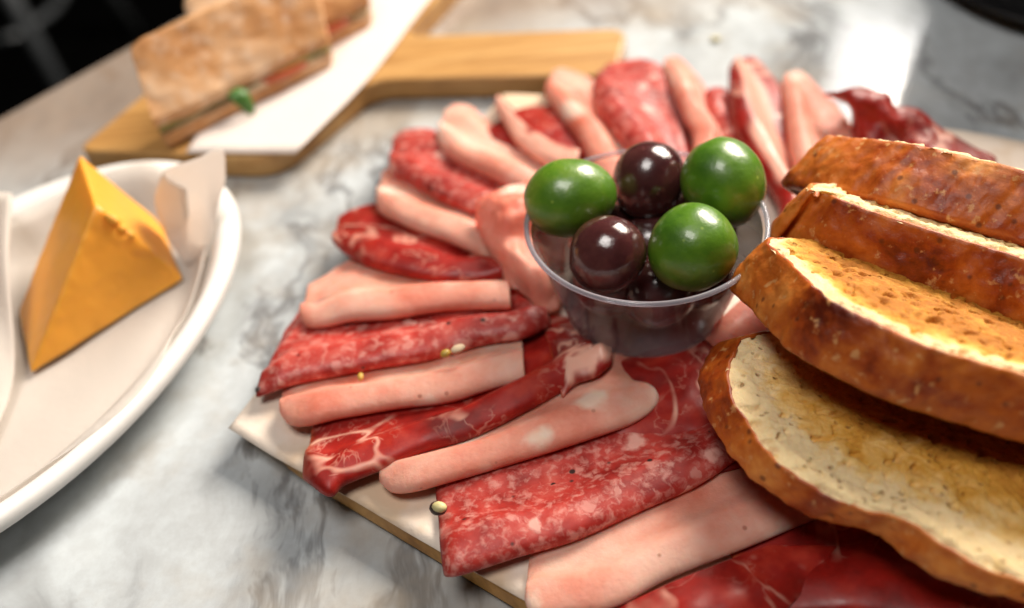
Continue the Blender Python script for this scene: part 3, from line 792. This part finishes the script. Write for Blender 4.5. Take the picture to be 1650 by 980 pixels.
fold(CO, 'cop', [(1178, 112), (1178, 153), (1184, 211), (1205, 255), (1235, 300), (1256, 338), (1262, 400)], [(1196, 98), (1218, 98), (1262, 156), (1270, 204), (1280, 250), (1290, 305), (1300, 380)],
     "red and white striped ham fold standing right of the green olive", h=0.0125, frac=0.55, seed=18, fat=(0.52, 0.78), zf=0.0120, tip=(0.10, 0), ext=0.003)
fold(MO, 'mort', [(1260, 140), (1266, 182), (1276, 255), (1290, 308), (1310, 380)], [(1268, 122), (1290, 119), (1323, 150), (1345, 172), (1372, 220), (1395, 320)],
     "smooth pink mortadella left of the rear bread crust", h=0.0120, frac=0.40, seed=19, zf=0.0120, tip=(0.10, 0), ext=0.004)
flat(CO, 'cop', [[(1326, 150, .024), (1366, 144, .028), (1428, 149, .028), (1440, 172, .024), (1479, 182, .021), (1530, 215, .018), (1606, 258, .015)],
                 [(1345, 156, .022), (1372, 160, .028), (1415, 168, .027), (1440, 190, .024), (1480, 205, .021), (1530, 240, .018), (1600, 285, .014)],
                 [(1372, 170, .017), (1385, 195, .021), (1420, 205, .020), (1450, 225, .018), (1490, 250, .017), (1540, 280, .015), (1600, 320, .012)],
                 [(1372, 230, .011), (1395, 260, .012), (1430, 270, .012), (1460, 280, .012), (1500, 300, .012), (1550, 320, .012), (1600, 340, .011)]],
     "crumpled translucent dark red ham behind the rear bread slice", seed=35, amp=0.0018, fs=110)
flat(MO, 'mort', [[(766, 322, .024), (815, 305, .026), (862, 288, .024), (900, 290, .016)], [(768, 345, .020), (815, 335, .030), (860, 330, .028), (910, 350, .018)], [(772, 392, .014), (810, 385, .025), (850, 380, .023), (910, 420, .014)],
                 [(800, 432, .013), (825, 430, .020), (860, 440, .022), (905, 470, .013)], [(826, 470, .0125), (850, 480, .014), (872, 500, .013), (900, 505, .012)]],
     "ruffled pale mortadella bunched against the left of the cup", seed=36, amp=0.0022, fs=130)
flat(MO, 'mort', [[(1130, 545, .0125), (1165, 512, .015), (1215, 460, .0135), (1262, 392, .0125)], [(1140, 552, .0135), (1185, 530, .016), (1240, 480, .014), (1290, 420, .013)],
                  [(1150, 562, .0125), (1205, 560, .013), (1260, 520, .013), (1320, 470, .0125)]],
     "thin pale mortadella edge between the cup and front bread", seed=37, nu=24, nv=16)

def nut(parent, px, z, r, mat, sc=(1, .7, .7), rot=0.0, name="pistachio"):
    bm = bmesh.new(); bmesh.ops.create_icosphere(bm, subdivisions=2, radius=r)
    c = P(px[0], px[1], z); rm = Matrix.Rotation(rot, 3, 'Z')
    vs = [c + rm @ Vector((v.co.x*sc[0], v.co.y*sc[1], v.co.z*sc[2])) + Vector((0, 0, 0.0003*nz(v.co*900, 1, px[0]))) for v in bm.verts]
    mk(name, vs, [[v.index for v in f.verts] for f in bm.faces], mat, parent); bm.free()
nut(c_, (706, 819), 0.0185, 0.0021, M['husk'], (1.05, .85, .8), -0.3, "nut_skin")
nut(c_, (708, 817), 0.0196, 0.0017, M['pist'], (1.1, .8, .7), -0.3)
nut(g_, (738, 562), 0.0212, 0.0018, M['cream'], (1.2, .7, .5), 0.4)
nut(g_, (718, 570), 0.0200, 0.0013, M['gold'], (1.2, .9, .8), 0.4, "seed")
nut(g_, (581, 607), 0.0160, 0.0012, M['gold'], (.7, 1.2, .7), 0.0, "seed")
nut(g_, (418, 629), 0.0135, 0.0012, M['husk'], (1, 1, 1), 0.0, "peppercorn")

# ------------------------------------------------------------------ olive cup
RIM = 0.045
cc = sum((P(*q, RIM) for q in ((852, 371), (1246, 337), (1020, 236), (1046, 490))), Vector())/4; cc.z = 0
CB = 0.0142
cr0 = (P(852, 371, RIM)-P(1246, 337, RIM)).length/2
rt_, rb_ = cr0, cr0*0.71
cup = tag(empty("olive_cup", (cc.x, cc.y, CB)), "clear plastic portion cup full of olives in the middle of the meats", "cup")
h = RIM-CB
prof = [(0, .0008), (rb_*0.9, .0008), (rb_-.0004, .0012), (rb_, .003)] + [(rb_+(rt_-.0022-rb_)*(k/8), .003+(h-.006)*(k/8)) for k in range(1, 9)]
prof += [(rt_-.0018, h-.0022)]
lathe("cup_wall", prof, (cc.x, cc.y, CB), M['plastic'], cup, 96)
rp = []
for k in range(13):
    t = -math.pi*0.5 + 2*math.pi*k/12
    rp.append((rt_-.0007+.0007*math.cos(t), h-.0007+.0007*math.sin(t)*1.0))
lathe("cup_rim", rp, (cc.x, cc.y, CB), M['rim'], cup, 96)

def olive(px, rx, ry, z, ang, kind, label, depth=1.0, cat="olive", tipdir=1, group="olives heaped in the plastic cup", dimple=True):
    c = P(px[0], px[1], z)
    d = (c-CAM).dot(_fw)
    a_, b_ = rx*d/FPX, ry*d/FPX
    # long axis in the picture direction ang, built in space about the olive's own centre
    X = (CR*math.cos(ang)+CU*math.sin(ang)); Y = (-CR*math.sin(ang)+CU*math.cos(ang)); Z = -_fw
    vs = []; nu, nv = 40, 48
    for i in range(nu+1):
        th = math.pi*i/nu
        for j in range(nv):
            ph = 2*math.pi*j/nv
            x = math.cos(th); r = math.sin(th)
            r *= 1 + 0.04*x*tipdir
            if dimple:
                x -= tipdir*0.06*math.exp(-((1-tipdir*x)/0.012)) if tipdir*x > 0 else 0
            p = c + X*(a_*x) + Y*(b_*r*math.cos(ph)) + Z*(b_*depth*r*math.sin(ph))
            p += (p-c).normalized()*(0.0004*nz(p, 70, px[0])+0.00018*nz(p, 200, px[0]))
            vs.append(p)
    o = mk("olive", vs, grid_faces(nu+1, nv, True), M[kind], origin=(c.x, c.y, c.z-b_*0.9))
    tag(o, label, cat, group)
    return o
olive((919, 319), 76, 63, 0.046, R(12), 'green', "green olive on the left, overhanging the cup rim", tipdir=-1)
olive((1045, 292), 64, 59, 0.041, R(70), 'dark', "larger glossy brown olive at the back between two green olives")
olive((1165, 295), 74, 67, 0.046, R(110), 'green', "green olive on the right of the heap with a dimpled top")
olive((979, 412), 64, 62, 0.043, R(60), 'dark', "reddish brown olive at the front left of the cup")
olive((1115, 399), 73, 70, 0.044, R(25), 'green', "green olive at the front of the cup, lowest of the greens")
for k, (px, py) in enumerate([(985, 450), (1060, 470), (1120, 440), (1050, 400), (1125, 370), (975, 385)]):
    olive((px, py), 62, 60, 0.0245, R(40*k), 'dark', "dark olive seen dimly through the side of the plastic cup", group="dark olives at the bottom of the cup")

# ------------------------------------------------------------------ toasted bread
def bread(near, third, D, t, label, pale, bulge=0.003, seed=0, gold=0.75, shear=0.006):
    """near: face edge towards the camera (x, y, z); third: a point on the face plane; D depth; t thickness"""
    pts3 = [P(*q) for q in near]
    o0 = pts3[0]; e = (pts3[-1]-pts3[0]).normalized()
    n = e.cross(third-o0).normalized()
    if n.z < 0: n = -n
    pl = [onplane(q[0], q[1], o0, n) for q in near]
    f = n.cross(e)
    if f.y < 0: f = -f
    ab = [((p-o0).dot(e), (p-o0).dot(f)) for p in pl]
    a1 = ab[-1][0]; b1 = ab[-1][1]
    far = []
    for k in range(1, 12):
        s = k/12
        x = a1*(1-s)+ab[0][0]*s; yb = b1*(1-s)+ab[0][1]*s
        far.append((x, yb+D*math.sin(math.pi*s)**0.45))
    loop = [Vector((x, y, 0)) for x, y in ab+far]
    N = 320
    cl = loop+loop[:1]
    out = [cr(cl, k/N) for k in range(N)]
    cen = sum(out, Vector())/N
    # outward normals in plane
    nor = []
    for k in range(N):
        tg = (out[(k+2) % N]-out[k-2]).normalized(); nn = Vector((tg.y, -tg.x, 0))
        if nn.dot(out[k]-cen) < 0: nn = -nn
        nor.append(nn)
    for k in range(N): out[k] = out[k] + nor[k]*0.0006*noise.noise(Vector((out[k].x*300, out[k].y*300, seed)))
    W = lambda q, hgt: o0 + e*q.x + f*q.y + n*hgt + e*(shear*hgt/t)
    nearset = [Vector((x, y, 0)) for x, y in ab]
    dense = [cr(nearset, k/60) for k in range(61)]
    root = empty("bread_slice", W(cen, -t)); tag(root, label, "bread", "toasted bread slices leaning in a row")
    org = root.location.copy()
    # crumb
    NR = 60; vs = [W(cen, 0)]; toast = [gold]
    for i in range(1, NR+1):
        s = i/NR
        for k in range(N):
            q = cen.lerp(out[k], s)
            dn = min((q-d).length for d in dense)
            tv = gold*(0.55*smooth01(pale*0.4, pale*1.6, dn)+0.45*smooth01(pale*0.8, pale*3.4, dn))
            p = W(q, 0)
            hgt = 0.00035*nz(p, 220, seed)+0.0005*nz(p, 700, seed+1)-0.0048*max(0, nz(p, 420, seed+2)-0.22)-0.004*max(0, nz(p, 190, seed+9)-0.40)
            hgt -= 0.0012*smooth01(0.93, 1.0, s)*(1-0) - 0.0004*smooth01(0.8, 0.93, s)
            vs.append(W(q, hgt)); toast.append(tv)
    fs = [(0, 1+k, 1+(k+1) % N) for k in range(N)]
    for i in range(NR-1):
        for k in range(N):
            j = (k+1) % N
            fs.append((1+i*N+k, 1+(i+1)*N+k, 1+(i+1)*N+j, 1+i*N+j))
    c_o = mk("crumb", vs, fs, M['crumb'], root)
    at = c_o.data.attributes.new('toast', 'FLOAT', 'POINT')
    at.data.foreach_set('value', toast)
    # crust rim and underside
    prf = [(-0.0010, -0.0013), (-0.0001, -0.0003), (0.0004, -0.0006)] + [(0.0004+bulge*0.6*math.sin(math.pi*0.62*s), -0.0008-(t-0.002)*s) for s in [q_/22 for q_ in range(1, 23)]]
    prf += [(bulge*0.25, -t+0.0003), (-0.002, -t), (-0.008, -t)]
    vs = []
    for (off, hg) in prf:
        for k in range(N):
            q = out[k]+nor[k]*off
            p = W(q, hg)
            p += (e*nor[k].x+f*nor[k].y)*(0.0009*nz(p, 60, seed+5)+0.0004*nz(p, 260, seed+6)+0.0003*nz(p, 620, seed+7))
            vs.append(p)
    m_ = len(prf)
    fs = []
    for i in range(m_-1):
        for k in range(N):
            j = (k+1) % N
            fs.append((i*N+k, i*N+j, (i+1)*N+j, (i+1)*N+k))
    vs.append(W(cen, -t)); fs += [((m_-1)*N+k, (m_-1)*N+(k+1) % N, m_*N) for k in range(N)]
    mk("crust", vs, fs, M['crust'], root)
    return root
bread([(1200, 545, .034), (1174, 590, .034), (1180, 630, .034), (1211, 691, .034), (1262, 749, .034), (1339, 800, .034), (1400, 822, .034), (1468, 842, .034), (1532, 884, .034), (1597, 922, .034), (1700, 948, .034), (1850, 985, .034)],
      P(1500, 560, .029), 0.050, 0.0092, "front toasted bread slice lying flat, its whole golden face showing", 0.0100, 0.0022, 1, 0.82, 0.0065)
bread([(1243, 380, .050), (1238, 392, .050), (1275, 421, .0505), (1339, 479, .0515), (1404, 514, .052), (1500, 556, .053), (1650, 600, .054), (1800, 650, .055), (1900, 690, .056)],
      P(1500, 440, .040), 0.045, 0.0155, "second bread slice from the front, with a thick bright cut edge", 0.0034, 0.003, 2, 0.98, 0.0042)
bread([(1308, 294, .053), (1306, 304, .053), (1335, 311, .053), (1400, 336, .0535), (1500, 368, .054), (1580, 392, .0545), (1650, 414, .055), (1800, 465, .056), (1900, 500, .057)],
      P(1500, 330, .046), 0.045, 0.0165, "third bread slice from the front, between two leaning slices", 0.008, 0.003, 3, 0.8)
tb = P(1450, 226, .056)+Vector((0, 0.030, -0.034))
bread([(1338, 215, .054), (1366, 219, .054), (1450, 226, .0545), (1523, 240, .055), (1610, 262, .0555), (1650, 274, .056), (1780, 315, .057), (1880, 350, .058)],
      tb, 0.045, 0.0175, "rearmost bread slice, showing only its mottled dark brown crust", 0.008, 0.003, 4, 0.8)
